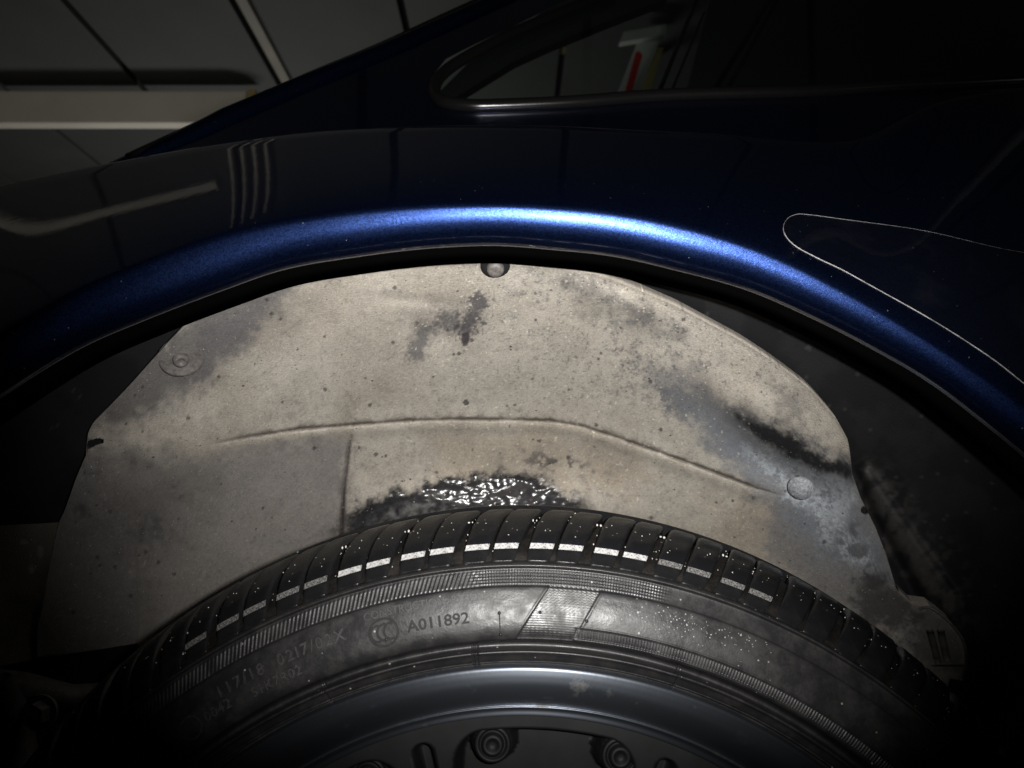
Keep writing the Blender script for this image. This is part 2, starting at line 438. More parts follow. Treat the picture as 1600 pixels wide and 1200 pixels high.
# behind the crest: rolls over and falls away inward
top = at(cols, C, panel_depth(cols, C))
for dy, dz in ((.16, -.075), (.11, -.030), (.07, -.0085), (.045, -.0022), (.028, .0006), (.016, .0012), (.007, .0008)):
    rows.append(top + np.array([0, dy, dz]))
for s in np.concatenate([np.linspace(1, .92, 8), np.linspace(.90, .06, 34), np.linspace(.05, 0, 6)]):
    rows.append(at(cols, T + (C - T) * s, Y0 + rise(s) + bow(cols, s)))
RP = [(0, -.0425), (.04, -.0426), (.15, -.0422), (.3, -.0413), (.5, -.0395), (.7, -.0367), (.85, -.0334), (.95, -.0302), (1.0, -.0270)]
for q in np.linspace(0, 1, 26)[1:]:
    rows.append(at(cols, T + (Bc - T) * q, spl(RP, q)))
last = rows[-1]
for dy, dz in ((.0010, -.0001), (.0022, .0004)):
    rows.append(last + np.array([0, dy, dz]))
P = np.stack(rows, 0)
quarter = obj('quarter_panel', grid_mesh('quarter_panel', P, flip=True), PAINT, car)

FR = np.stack([last + np.array([0, a, b]) for a, b in ((.0019, .0006), (.004, .0004), (.009, -.0004), (.0225, -.0022), (.023, .001), (.020, .008))])
FLANGE_SHADE = simple('black lip shade', (.0025, .0025, .0025), 1.0, spec=0)  # the lip's shadow put into the flange colour
obj('arch_flange', grid_mesh('arch_flange', FR, flip=True), FLANGE_SHADE, car)
# clear film on the panel: a slightly proud skin with a pale edge painting the light it catches
FILM = [(1700, 415), (1620, 398), (1555, 386), (1442, 360), (1322, 343), (1262, 335), (1244, 335), (1231, 341), (1224, 354), (1228, 369), (1244, 385), (1277, 403), (1315, 421), (1355, 443), (1460, 502), (1547, 558), (1600, 599), (1690, 668)]
def smooth_poly(pts, n=8):
    out = []; P_ = [np.array(p, float) for p in pts]
    for i in range(len(P_) - 1):
        a, b, c, d = P_[max(i-1, 0)], P_[i], P_[i+1], P_[min(i+2, len(P_)-1)]
        for k in range(n):
            t = k / n; out.append(.5*((2*b)+(-a+c)*t+(2*a-5*b+4*c-d)*t*t+(-a+3*b-3*c+d)*t**3))
    out.append(P_[-1]); return out
def panel_pt(px, py, off=0.0006):
    v = atv(px, py, float(panel_depth(px, py))); d = (CAM - v).normalized(); return v + d * off
fp = smooth_poly(FILM, 6)
rad = []
for a, b in fp:
    if b > 355 and a > 1224 and (a < 1300 or b > 1.0 * spl([(1224, 350), (1700, 430)], a) + 6): rad.append(.00014)
    else: rad.append(.00007 if a < 1330 else max(.000015, .00005 - (a - 1330) * 1.4e-7))
tube('protective_film_edge', [panel_pt(a, b, .0002) for a, b in fp], rad, MEDGE, quarter, 6)
def film():
    m, nt, b = new_mat('clear paint film')
    out = nt.nodes['Material Output']; t = N(nt, 'ShaderNodeBsdfTransparent'); t.inputs[0].default_value = (.93, .93, .95, 1)
    b.inputs['Base Color'].default_value = (.10, .10, .11, 1); b.inputs['Roughness'].default_value = .12
    mx = N(nt, 'ShaderNodeMixShader'); f = ramp(nt, noise(nt, 30, 4, .6), .55, .9)
    ml = N(nt, 'ShaderNodeMath', operation='MULTIPLY_ADD'); ml.inputs[1].default_value = .06; ml.inputs[2].default_value = .015
    nt.links.new(f, ml.inputs[0]); nt.links.new(ml.outputs[0], mx.inputs[0])
    nt.links.new(t.outputs[0], mx.inputs[1]); nt.links.new(b.outputs[0], mx.inputs[2]); nt.links.new(mx.outputs[0], out.inputs[0]); return m
vs, fs = [], []
up_ = [(1700, 415), (1555, 386), (1442, 360), (1322, 343), (1262, 335), (1244, 335.5), (1232, 341), (1225, 352)]
lo_ = [(1225, 358), (1230, 371), (1244, 385), (1262, 397), (1277, 403), (1315, 421), (1355, 443), (1460, 502), (1547, 558), (1600, 599), (1690, 668)]
xs = np.concatenate([np.arange(1225.5, 1262, 3.0), np.arange(1262, 1690, 8.0)]); yu = spl(sorted(up_), xs); yl = spl(lo_, xs)
G = np.stack([np.stack([np.array(panel_pt(x, a + (b - a) * t, .0004)) for x, a, b in zip(xs, yu, yl)]) for t in np.linspace(0, 1, 14)])
obj('protective_film', grid_mesh('protective_film', G, flip=True), film(), quarter)

# --- leaning side of the cabin: pillar, roof rail, windows
def lean(px, py, off=0.0):
    X, Y, Z = ray(px, py)
    t = (.344 + off) / (Y - .9 * Z)
    return Vector((float(CAM.x + X * t), float(CAM.y + Y * t), float(CAM.z + Z * t)))
NB = Vector((0, -.743, -.669)) * -1
cabin_hole = [(700, 170), (678, 158), (668, 140), (676, 118), (697, 92), (740, 70), (800, 42), (861, 12), (905, -8), (960, -40), (2150, -40), (2150, 92), (1640, 128), (1400, 138), (1280, 146), (1091, 152), (1005, 157), (890, 166), (775, 171)]
outline = [(180, 270), (214, 256), (306, 222), (480, 146), (620, 88), (800, 6), (900, -60), (2240, -60), (2240, 150), (1700, 190), (1400, 240), (1200, 262), (700, 250), (350, 262)]
poly_slab('rear_pillar', [lean(*p) for p in outline], [[lean(*p) for p in cabin_hole]], NB * .004, PAINT, car)
# glossy body curve at the waist
wl = [(600, 186), (700, 185), (800, 183), (900, 181), (1000, 180), (1100, 180), (1200, 176), (1300, 166), (1400, 158), (1700, 146)]
# rail
rail_c = [(150, 272), (214, 249), (306, 212), (372, 184), (480, 137), (590, 92), (700, 42), (830, -18)]
rp = smooth_poly(rail_c, 5)
tube('roof_rail', [lean(a, b, .006) for a, b in rp], [.003 + .0085 * min(1, i / 14) for i in range(len(rp))], PAINT, car, 24, ry=.0075, face=CAM)
rp2 = smooth_poly([(200, 247), (306, 198), (372, 169), (480, 120), (590, 74), (700, 23), (830, -37)], 5)
tube('roof_seam', [lean(a, b, .0) for a, b in rp2], .0035, RUBSEAL, car, 8)
# window frame round the tip and along the sill
mp = [(960, -14), (905, 8), (861, 26), (800, 52), (738, 84), (700, 108), (682, 128), (680, 146), (694, 159), (730, 165), (775, 165), (890, 160), (1005, 151), (1091, 147), (1180, 145), (1280, 142), (1400, 134), (1640, 122), (2160, 86)]
mp = smooth_poly(mp, 6)
frame = tube('window_frame', [lean(a, b, -.004) for a, b in mp], .0056, RUBSEAL, car, 16)
gp = [(960, -20), (800, 45), (738, 80), (690, 120), (686, 150), (740, 165), (1091, 147), (1640, 122), (2150, 86), (2150, -40)]
poly_slab('window_glass', [lean(a, b, .004) for a, b in gp], [], NB * .003, GLASS, car)
# interior seen behind the glass
def deep(px, py, y): return atv(px, py, y)
hl = [(640, 190), (720, 147), (804, 95), (861, 69), (947, 34), (1034, 0), (1090, -60), (960, -60), (730, 100)]
poly_slab('headliner', [deep(a, b, .62) for a, b in hl], [], Vector((0, .02, 0)), BLACKP, car)
sd = [(1062, 190), (1124, -60), (2500, -60), (2500, 190)]
poly_slab('cabin_trim', [deep(a, b, .66) for a, b in sd], [], Vector((0, .02, 0)), BLACKP, car)
for nm, a, b_, r_ in (('window_divider', (1027, 150), (1096, -20), .0022), ('window_divider', (1046, 150), (1100, 20), .0012), ('door_window_post', (1131, 146), (1222, -20), .0022)):
    pts = [lean(a[0] + (b_[0]-a[0])*t, a[1] + (b_[1]-a[1])*t, .0) for t in np.linspace(0, 1, 6)]
    tube(nm, pts, r_, GLOSSB, car, 10)

# --- wheel arch liner
def cone_R(y):
    y = np.asarray(y, float)
    return .445 - .4 * (y - .01) - 1.6 * np.maximum(y - .12, 0) ** 2
def cone_hit(px, py, off=0.0):
    X, Y, Z = ray(px, py)
    lo = np.full(np.shape(X + Y), -.10); hi = np.full(np.shape(X + Y), .60)
    for _ in range(34):
        y = (lo + hi) / 2; t = (y - CAM.y) / Y
        r = np.hypot(CAM.x + X * t - HUB.x, CAM.z + Z * t - HUB.z)
        c = r < cone_R(y) + off; lo = np.where(c, y, lo); hi = np.where(c, hi, y)
    return (lo + hi) / 2
def tyre_sil(px):
    """photograph height of the tyre's upper edge"""
    return spl([(-100, 1330), (60, 1160), (150, 1070), (210, 1015), (300, 945), (400, 884), (500, 842), (600, 812), (700, 795), (800, 788), (880, 790), (960, 802), (1060, 828), (1160, 866), (1260, 922), (1340, 968), (1420, 1020), (1500, 1080), (1600, 1165)], px)
TOPL = [(58, 986), (66, 948), (80, 871), (91, 818), (101, 798), (119, 747), (134, 712), (136.5, 684), (137.5, 677), (143, 665), (160, 648), (196, 611), (262, 537), (297, 501), (343, 468), (357, 461), (400, 450), (455, 438), (560, 419), (605, 414), (710, 411), (797, 413), (885, 420), (937, 429), (990, 449), (1060, 479), (1110, 506), (1162, 534), (1215, 569), (1267, 608), (1306, 653), (1325, 688), (1329.5, 716), (1331, 739), (1346, 781), (1369, 827), (1384, 865), (1396, 905), (1403, 923), (1426, 945), (1453, 949), (1484, 972), (1507, 1003), (1511, 1037)]
BOTL = [(58, 1026), (110, 1021), (160, 1014), (215, 1005)]
xs = np.concatenate([np.arange(58, 1330, 2.0), np.arange(1330, 1512, 1.5)])
tp = lerp(TOPL, xs); _k = np.exp(-(np.arange(-9, 10) / 4.0) ** 2 / 2); _k /= _k.sum(); _sm = np.convolve(np.pad(tp, 9, 'edge'), _k, 'valid')
_w = sstep(165, 200, xs) * sstep(1318, 1290, xs); tp = tp * (1 - _w) + _sm * _w
bt_ = np.where(xs < 215, lerp(BOTL, xs), tyre_sil(xs) + 60)
bt_ = np.where(xs > 1470, np.minimum(bt_, lerp([(1470, 1110), (1484, 1060), (1503, 1064), (1512, 1045)], xs)), bt_)
nr = 300
tt = np.linspace(0, 1, nr)[:, None]
PX = np.broadcast_to(xs, (nr, len(xs))); PY = tp + (bt_ - tp) * tt
D = cone_hit(PX, PY)
# relief: crease, dents, panel step, wrinkles
CREASE = [(300, 700), (390, 682), (470, 670), (560, 663), (640, 657), (720, 655), (800, 656), (860, 657), (910, 666), (960, 682), (1040, 710), (1110, 735), (1180, 762), (1235, 778)]
dc, pc, sdc = seg_dist(PX, PY, CREASE)
fadec = sstep(0, .15, pc) * sstep(1.0, .93, pc)
wob = fbm(PX, PY, 22, 3, 5) - .5; n2c = fbm(PX, PY, 40, 2, 6)
D = D + fadec * (.0022 * (.6 + n2c) * np.exp(-((dc + wob*3) / 2.4) ** 2) - .0022 * np.exp(-((dc - 10) / 9.0) ** 2) * (sdc > 0))
D = D - .0014 * fadec * sstep(28, 0, dc) * (sdc < 0)
SEAM = [(552, 668), (545, 700), (538, 760), (533, 840)]
ds, ps, ss = seg_dist(PX, PY, SEAM)
D = D + .0030 * np.exp(-(ds / 2.8) ** 2) * sstep(0, .2, ps) + .004 * sstep(45, 0, ds) * (ss > 0)
FLOW = [(150, 672), (250, 655), (330, 620), (400, 560), (470, 500), (560, 440)]
df, pf, sf = seg_dist(PX, PY, FLOW)
D = D + .004 * np.exp(-(df / 42) ** 2) * sstep(1, .6, pf)
def blob(cx, cy, rx, ry, a=0):
    c, s = math.cos(R(a)), math.sin(R(a)); u = (PX-cx)*c+(PY-cy)*s; v = -(PX-cx)*s+(PY-cy)*c
    return np.exp(-((u/rx)**2 + (v/ry)**2))
D = D + .004 * blob(690, 515, 55, 30, -12) - .003 * blob(742, 495, 12, 34, 25) + .002 * blob(650, 470, 60, 10, 5) - .002 * blob(600, 480, 40, 40)
D = D + .012 * blob(1230, 740, 95, 26, 30) - .008 * blob(1180, 640, 90, 30, 30) - .006 * blob(960, 470, 60, 22, 20)
D = D + .004 * (fbm(PX, PY, 240, 3, 2) - .5) + .0012 * (fbm(PX, PY, 30, 3, 3) - .5)
D = D - .041 * blob(785, 806, 170, 46, 0)
# dirt map --------------------------------------------------------------
n1 = fbm(PX, PY, 120, 5, 21); n2 = fbm(PX, PY, 26, 4, 22); n3 = fbm(PX, PY, 9, 3, 23); n4 = vnoise(PX/2.6, PY/2.6, 9)
edge = (n2 - .5) * 34 + (n3 - .5) * 24 + (n4 - .5) * 12
col = np.empty(PX.shape + (3,)); wet = np.zeros(PX.shape)
beige = np.array([.39, .355, .305]); warm = np.array([.41, .355, .285]); grey = np.array([.15, .143, .142]); dark = np.array([.030, .030, .034]); blue = np.array([.20, .22, .25])
col[:] = beige
def blend(c, a):
    global col
    a = np.clip(a, 0, 1)[..., None]; col = col * (1 - a) + np.asarray(c) * a
blend(warm, sstep(-25, 25, in_poly(PX, PY, [(540, 690), (860, 668), (1000, 715), (1250, 800), (1250, 940), (540, 940)])) * .9)
blend((.47, .435, .38), .8 * sstep(.42, .66, n1))
blend((.27, .245, .21), .45 * sstep(.5, .3, n1) + .22*sstep(.5, .7, n2))
# left strip along the outline
d = in_poly(PX, PY, [(100, 660), (262, 515), (357, 445), (545, 405), (500, 425), (425, 490), (395, 530), (330, 590), (250, 640), (150, 668)])
blend(grey * .90, .85 * sstep(-22, 20, d + edge))
blend((.13, .125, .135), .5 * sstep(0, 25, in_poly(PX, PY, [(300, 500), (440, 440), (400, 520), (330, 590), (260, 625)]) + edge))
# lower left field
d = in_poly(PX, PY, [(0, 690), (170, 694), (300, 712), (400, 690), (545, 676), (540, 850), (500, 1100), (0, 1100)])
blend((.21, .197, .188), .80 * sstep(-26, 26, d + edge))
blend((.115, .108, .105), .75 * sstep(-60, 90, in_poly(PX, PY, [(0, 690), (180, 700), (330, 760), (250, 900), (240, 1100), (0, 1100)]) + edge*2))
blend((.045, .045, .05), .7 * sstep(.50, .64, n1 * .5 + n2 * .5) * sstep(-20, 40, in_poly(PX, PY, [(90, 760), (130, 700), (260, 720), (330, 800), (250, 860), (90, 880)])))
blend((.30, .27, .24), .5 * sstep(.45, .62, n1) * blob(430, 860, 130, 90, 0))
# smears of the top right
d = in_poly(PX, PY, [(820, 415), (930, 425), (1010, 470), (1075, 510), (1000, 510), (930, 480), (860, 455)])
blend((.10, .098, .10), .62 * sstep(-6, 26, d + edge * .9))
blend((.12, .118, .12), .55 * sstep(-14, 34, in_poly(PX, PY, [(900, 470), (1060, 500), (1120, 560), (1000, 530), (900, 500)]) + edge * 1.3))
sp = sstep(.46, .78, n3 * .45 + n4 * .55)
blend((.09, .09, .10), .5 * sp * sstep(-10, 60, in_poly(PX, PY, [(930, 520), (1040, 530), (1150, 590), (1160, 680), (1050, 660), (960, 620)]) + edge))
blend((.16, .165, .18), .55 * sstep(-20, 30, in_poly(PX, PY, [(1000, 560), (1070, 560), (1120, 620), (1060, 640), (1000, 600)]) + edge * 1.4))
blend((.11, .11, .115), .35 * sp * sstep(.4, .6, n1))
blend((.14, .135, .13), .6 * sstep(-10, 26, in_poly(PX, PY, [(1195, 595), (1230, 590), (1270, 630), (1250, 660), (1205, 640)]) + edge))
# black streak and frosted field of the right side
dk = in_poly(PX, PY, [(1150, 648), (1183, 664), (1220, 671), (1265, 703), (1290, 715), (1335, 727), (1335, 748), (1284, 740), (1233, 716), (1192, 693)])
blend((.10, .10, .108), .8 * sstep(-16, 12, in_poly(PX, PY, [(1040, 612), (1110, 622), (1200, 660), (1200, 690), (1120, 665), (1050, 640)]) + edge))
blue_f = in_poly(PX, PY, [(1050, 620), (1110, 640), (1200, 690), (1330, 745), (1345, 800), (1372, 850), (1385, 900), (1300, 880), (1230, 820), (1215, 770), (1150, 735), (1110, 690)])
blend((.19, .185, .185), .85 * sstep(-20, 20, in_poly(PX, PY, [(1060, 610), (1345, 735), (1520, 950), (1520, 1080), (1320, 960), (1190, 860), (1200, 790), (1130, 720)]) + edge * 1.2))
blend(blue * .92, .85 * sstep(-30, 32, blue_f + edge * .8))
fr = in_poly(PX, PY, [(1160, 692), (1211, 711), (1256, 729), (1325, 748), (1343, 780), (1322, 807), (1318, 836), (1356, 843), (1366, 886), (1329, 884), (1284, 839), (1265, 793), (1229, 780), (1212, 745), (1172, 715)])
blend((.40, .43, .46), .88 * sstep(-7, 10, fr + edge * .55) * sstep(.30, .55, n3 * .5 + n4 * .2 + n2 * .3))
blend((.30, .32, .35), .5 * sstep(.5, .62, n3) * sstep(-30, 10, fr))
blend((.055, .055, .058), .9 * sstep(.49, .56, n3 * .5 + n2 * .5) * sstep(0, 40, in_poly(PX, PY, [(1290, 800), (1350, 800), (1395, 900), (1440, 1000), (1340, 930), (1290, 870)]) + edge) * .8)
blend((.014, .014, .016), sstep(-11, 8, dk + edge * .5))
blend((.07, .07, .076), .6 * sstep(-34, 4, dk + edge * .6) * sstep(0, -12, dk)); 
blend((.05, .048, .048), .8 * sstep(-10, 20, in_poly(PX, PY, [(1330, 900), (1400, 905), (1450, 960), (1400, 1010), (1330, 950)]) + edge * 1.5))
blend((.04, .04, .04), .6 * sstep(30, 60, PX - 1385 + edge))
# stains of the dent
blend((.33, .30, .265), .8 * sstep(0, 22, in_poly(PX, PY, [(618, 468), (700, 466), (752, 450), (760, 480), (748, 520), (700, 540), (640, 530)])))
q1, _, _ = seg_dist(PX, PY, [(648, 548), (657, 532), (665, 514), (686, 503), (708, 505)])
blend((.07, .07, .078), .72 * sstep(24, 0, q1 + (n2 - .5) * 26 + (n3 - .5) * 24 + (n4 - .5) * 14))
q2, _, _ = seg_dist(PX, PY, [(748, 472), (743, 492), (730, 510)])
blend((.07, .066, .072), .88 * sstep(25, 6, q2 + (n3 - .5) * 26 + (n4 - .5) * 16))
blend((.12, .11, .105), .45 * sstep(.45, .6, n3) * blob(700, 522, 40, 16, 0))
blend((.050, .042, .045), .95 * sstep(-1, 2, in_poly(PX, PY, [(722, 520), (732, 518), (735, 532), (730, 543), (724, 541), (719, 532)]) + (n3 - .5) * 5))
blend((.06, .055, .05), .9 * (np.hypot(PX - 728, PY - 629) < 4.5))
blend((.09, .085, .085), .6 * sstep(.45, .6, n3) * blob(815, 465, 18, 10, 0))
# wet black crescent above the tyre
up = lerp([(500, 860), (530, 800), (560, 790), (600, 775), (650, 758), (700, 742), (740, 737), (800, 736), (850, 748), (890, 768), (930, 790), (950, 810)], PX)
cres = (PY - up) * ((PX > 505) & (PX < 948))
cm = sstep(-10, 14, cres + edge * .8) * sstep(500, 560, PX + edge) * sstep(955, 900, PX + edge)
streak = fbm(PX * .8 + PY * .5, PY * 1.2 - PX * .25, 17, 3, 41, .45)
blend((.020, .020, .024), cm * .97)
wet = np.maximum(wet, cm)
blend((.24, .24, .23), cm * .55 * sstep(.40, .62, n2*.5+n3*.5) * sstep(560, 620, PX) * sstep(740, 640, PX) * sstep(14, 34, cres))
blend((.22, .23, .25), cm * .06 * sstep(.55, .7, n3) * sstep(10, 24, cres))
blend((.055, .05, .048), .8 * sstep(.48, .6, n2) * blob(528, 805, 16, 36, 0))
blend((.06, .055, .055), .85 * sstep(.52, .62, n3*.6+n2*.4) * blob(870, 725, 75, 14, 12))
D = D + cm * (.0050 * (streak - .5) + .0008 * (n3 - .5))
# lines of dirt in crease and seam
blend((.075, .064, .054), fadec * .9 * np.exp(-((dc + wob*5) / 2.6) ** 2))
blend((.15, .13, .11), fadec * .55 * sstep(.42, .6, n3) * np.exp(-((dc - 3) / 6) ** 2))
blend((.50, .45, .36), fadec * .5 * np.exp(-((dc - 6) / 3.5) ** 2) * sstep(.45, .6, n3) * (sdc > 0))
blend((.06, .05, .048), sstep(0, .2, ps) * .75 * np.exp(-(ds / 3.5) ** 2) + .5*np.exp(-(ds/9)**2)*sstep(.4, .9, ps))
blend((.20, .18, .155), .6 * sstep(10, 0, PY - tp + (n3-.5)*14) * sstep(380, 520, PX))
# small dark grit
for _ in range(150):
    gx, gy, gr = random.uniform(100, 1300), random.uniform(420, 960), random.choice((1.6, 1.9, 2.4, 3.2))
    m_ = (np.abs(PX - gx) < 6) & (np.abs(PY - gy) < 6)
    a = np.zeros(PX.shape); a[m_] = (np.hypot(PX[m_] - gx, PY[m_] - gy) < gr) * .75
    if a.any(): col[m_] = col[m_] * (1 - a[m_][:, None]) + np.array([.05, .04, .035]) * a[m_][:, None]
w1_ = _rs.rand(*PX.shape); w2_ = _rs.rand(*PX.shape)
dens = .35 + .65 * sstep(-250, 250, PX - 780) * sstep(700, 560, PY) + .25 * sstep(.5, .65, n2)
g1 = sstep(.66, .84, vnoise(PX / 2.7, PY / 2.7, 33) * .75 + n3 * .25) * dens
blend((.11, .10, .092), .62 * g1 * (1 - cm))
g2 = sstep(.90, .97, vnoise(PX / 2.6 + 50, PY / 2.6, 44)) * (.3 + sstep(480, 760, PX)) * sstep(1250, 1100, PX)
blend((.70, .66, .56), .6 * g2 * (1 - cm))
col *= (.88 + .24 * n4)[..., None] * (.93 + .14 * w2_)[..., None]
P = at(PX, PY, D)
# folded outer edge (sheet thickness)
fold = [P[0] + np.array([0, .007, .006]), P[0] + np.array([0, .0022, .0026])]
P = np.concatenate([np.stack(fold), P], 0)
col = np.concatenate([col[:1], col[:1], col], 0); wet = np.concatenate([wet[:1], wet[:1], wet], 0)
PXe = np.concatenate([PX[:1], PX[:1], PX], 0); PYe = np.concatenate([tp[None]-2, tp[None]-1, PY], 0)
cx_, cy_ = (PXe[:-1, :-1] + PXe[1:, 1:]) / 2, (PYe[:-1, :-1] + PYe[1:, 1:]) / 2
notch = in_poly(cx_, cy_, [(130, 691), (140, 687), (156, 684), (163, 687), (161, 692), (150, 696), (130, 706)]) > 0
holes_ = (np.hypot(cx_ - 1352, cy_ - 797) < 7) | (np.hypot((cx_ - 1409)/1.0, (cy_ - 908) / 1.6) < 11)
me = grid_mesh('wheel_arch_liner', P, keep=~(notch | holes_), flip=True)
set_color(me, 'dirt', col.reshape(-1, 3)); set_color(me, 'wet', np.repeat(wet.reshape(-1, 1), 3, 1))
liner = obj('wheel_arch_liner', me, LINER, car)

def on_liner(px, py, off=0.0):
    y = float(cone_hit(np.array(px), np.array(py))); v = atv(px, py, y); return v + (CAM - v).normalized() * off
def disc_stack(name, px, py, rings, mat, parent, off=0.001, tilt=None):
    """rings: list of (radius, height toward the viewer); turned on the local surface"""
    c = on_liner(px, py, off)
    a = on_liner(px + 12, py, off) - c; b = on_liner(px, py + 12, off) - c
    n = a.cross(b).normalized()
    if n.dot(CAM - c) < 0: n = -n
    n = (n + (CAM - c).normalized() * .5).normalized()
    s = n.orthogonal().normalized(); u = n.cross(s); vs, fs = [], []; K = 24
    for r, h in rings:
        for k in range(K):
            an = 2 * math.pi * k / K; vs.append(c + s * math.cos(an) * r + u * math.sin(an) * r + n * h)
    for i in range(len(rings) - 1):
        for k in range(K): fs.append((i*K+k, i*K+(k+1) % K, (i+1)*K+(k+1) % K, (i+1)*K+k))
    fs.append(tuple((len(rings)-1)*K + k for k in range(K)))
    return obj(name, mesh_from(name, vs, fs), mat, parent)
mm_ = .001
disc_stack('washer', 284, 560, [(.0118, -.002), (.0118, .0004), (.0112, .0009), (.0100, .0009), (.0092, .0003), (.001, .0003)], CLIP, liner)
disc_stack('screw', 282, 560, [(.0042, 0), (.0042, .002), (.0036, .0034), (.0022, .0040), (.0018, .0026), (.0004, .0026)], CLIP, liner)
disc_stack('washer', 774, 414, [(.0078, -.002), (.0078, .0006), (.0070, .0010), (.0052, .0008), (.001, .0006)], BLACKP, liner)
disc_stack('screw', 774, 417, [(.0046, 0), (.0046, .0026), (.0038, .0042), (.0020, .0044), (.0004, .0040)], CLIP, liner)
FROST = simple('frosted clip', (.26, .275, .295), .6, nscale=700, namp=.5, bmp=(800, .6, .0008))
disc_stack('retaining_clip', 1251, 764, [(.0088, -.002), (.0084, .0006), (.0074, .0002), (.0070, .0022), (.0062, .0034), (.0006, .0034)], FROST, liner, .0045)

# --- black inner arch behind the liner
xs2 = np.arange(-420, 2240, 5.0); nr2 = 170
B2 = spl(B_, xs2) - 25; E2 = np.maximum(1330.0, B2 + 60)
tt = np.linspace(0, 1, nr2)[:, None]; QX = np.broadcast_to(xs2, (nr2, len(xs2))); QY = B2 + (E2 - B2) * tt ** 1.0
D2 = cone_hit(QX, QY, .012)
ex, _, _ = seg_dist(QX, QY, [(1345, 735), (1400, 830), (1440, 910), (1490, 990)])
rid = in_poly(QX, QY, [(1342, 730), (1358, 728), (1400, 790), (1450, 860), (1500, 930), (1500, 990), (1440, 925), (1400, 870), (1352, 780)])
D2 = D2 - .010 * sstep(-4, 10, rid)
D2 = D2 + .012 * np.exp(-(seg_dist(QX, QY, [(1333, 735), (1360, 800), (1400, 870), (1432, 935)])[0] / 12) ** 2)
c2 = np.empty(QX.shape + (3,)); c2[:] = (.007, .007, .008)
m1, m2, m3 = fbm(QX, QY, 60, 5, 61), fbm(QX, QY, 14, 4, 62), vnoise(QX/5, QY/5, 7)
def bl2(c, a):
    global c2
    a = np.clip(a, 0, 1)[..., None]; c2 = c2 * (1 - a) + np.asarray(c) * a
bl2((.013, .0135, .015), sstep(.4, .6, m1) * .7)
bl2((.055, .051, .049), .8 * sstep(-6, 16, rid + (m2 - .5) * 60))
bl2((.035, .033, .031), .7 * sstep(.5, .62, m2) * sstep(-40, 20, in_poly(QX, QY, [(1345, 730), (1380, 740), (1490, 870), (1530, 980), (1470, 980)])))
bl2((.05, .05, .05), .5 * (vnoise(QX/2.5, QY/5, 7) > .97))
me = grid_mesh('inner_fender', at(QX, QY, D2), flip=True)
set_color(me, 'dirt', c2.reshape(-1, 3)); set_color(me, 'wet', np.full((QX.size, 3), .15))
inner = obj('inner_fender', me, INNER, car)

# --- panel joined left of the liner, with seam and drips
def cone_grid(poly_top, poly_bot, x0, x1, off, dx=3.0, n=60):
    xs = np.arange(x0, x1 + .1, dx); a = lerp(poly_top, xs); b = lerp(poly_bot, xs)
    QX = np.broadcast_to(xs, (n, len(xs))); QY = a + (b - a) * np.linspace(0, 1, n)[:, None]
    return QX, QY, cone_hit(QX, QY, off)
GX, GY, GD = cone_grid([(-120, 824), (0, 821), (60, 818), (93, 816), (100, 816)], [(-120, 1062), (0, 1041), (72, 1027), (100, 1024)], -120, 98, .003)
c3 = np.empty(GX.shape + (3,)); c3[:] = (.15, .135, .115)
k1 = fbm(GX, GY, 50, 4, 71); k2 = fbm(GX, GY, 9, 3, 72)
a = (.6 * sstep(.45, .65, k1))[..., None]; c3 = c3 * (1 - a) + np.array([.085, .08, .072]) * a
for dx_, dy_, rx, ry in ((63, 862, 6, 9), (50, 890, 5, 7), (37, 848, 7, 4), (60, 932, 4, 5)):
    a = sstep(1.2, .8, ((GX - dx_) / rx) ** 2 + ((GY - dy_) / ry) ** 2 + (k2 - .5))[..., None] * .6
    c3 = c3 * (1 - a) + np.array([.30, .29, .26]) * a
me = grid_mesh('splash_panel', at(GX, GY, GD), flip=True)
set_color(me, 'dirt', c3.reshape(-1, 3)); set_color(me, 'wet', np.zeros((GX.size, 3)))
obj('splash_panel', me, LINER, car)
# seal bead standing at the seam and the liner's ribbed end bracket
RIBM = simple('dusty bracket plastic', (.055, .052, .05), .6, nscale=160, namp=.5, bmp=(500, .5, .0008))
for a_, b_ in (((1453, 985), (1466, 1035)), ((1470, 985), (1480, 1030))):
    tube('rib', [on_liner(a_[0] + (b_[0]-a_[0])*t, a_[1] + (b_[1]-a_[1])*t, .002) for t in np.linspace(0, 1, 6)], .0024, RIBM, liner, 8)
tube('bracket_seam', [on_liner(x, 1040, .0012) for x in np.linspace(1455, 1509, 8)], .0006, BLACKP, liner, 6)
tube('bracket_lip', [on_liner(a, b, .0015) for a, b in smooth_poly([(1437, 952), (1455, 950), (1484, 972), (1506, 1003), (1510, 1037), (1503, 1062)], 4)], .0010, RIBM, liner, 8)
# dim suspension arm and bolt low on the left
arm = [atv(-60, 1070, .12), atv(30, 1078, .12), atv(110, 1092, .13), atv(180, 1085, .15)]
tube('suspension_arm', arm, [.012, .011, .009, .008], RIBM, car, 12)
arm2 = [atv(0, 1060, .10), atv(20, 1120, .11), atv(30, 1210, .12)]
tube('suspension_arm', arm2, [.006, .010, .012], RIBM, car, 12)
c = atv(55, 1117, .10); bm = bmesh.new()
bmesh.ops.create_cone(bm, cap_ends=True, segments=6, radius1=.0075, radius2=.007, depth=.008, matrix=Matrix.Translation(c) @ Matrix.Rotation(R(90), 4, 'X'))
bmesh.ops.create_cone(bm, cap_ends=True, segments=24, radius1=.0105, radius2=.0105, depth=.0024, matrix=Matrix.Translation(c + Vector((0, .005, 0))) @ Matrix.Rotation(R(90), 4, 'X'))
obj('suspension_bolt', bm_mesh('suspension_bolt', bm), RIBM, car, False)

# ---------------------------------------------------------------- tyre
tyre = None
CR = .3172
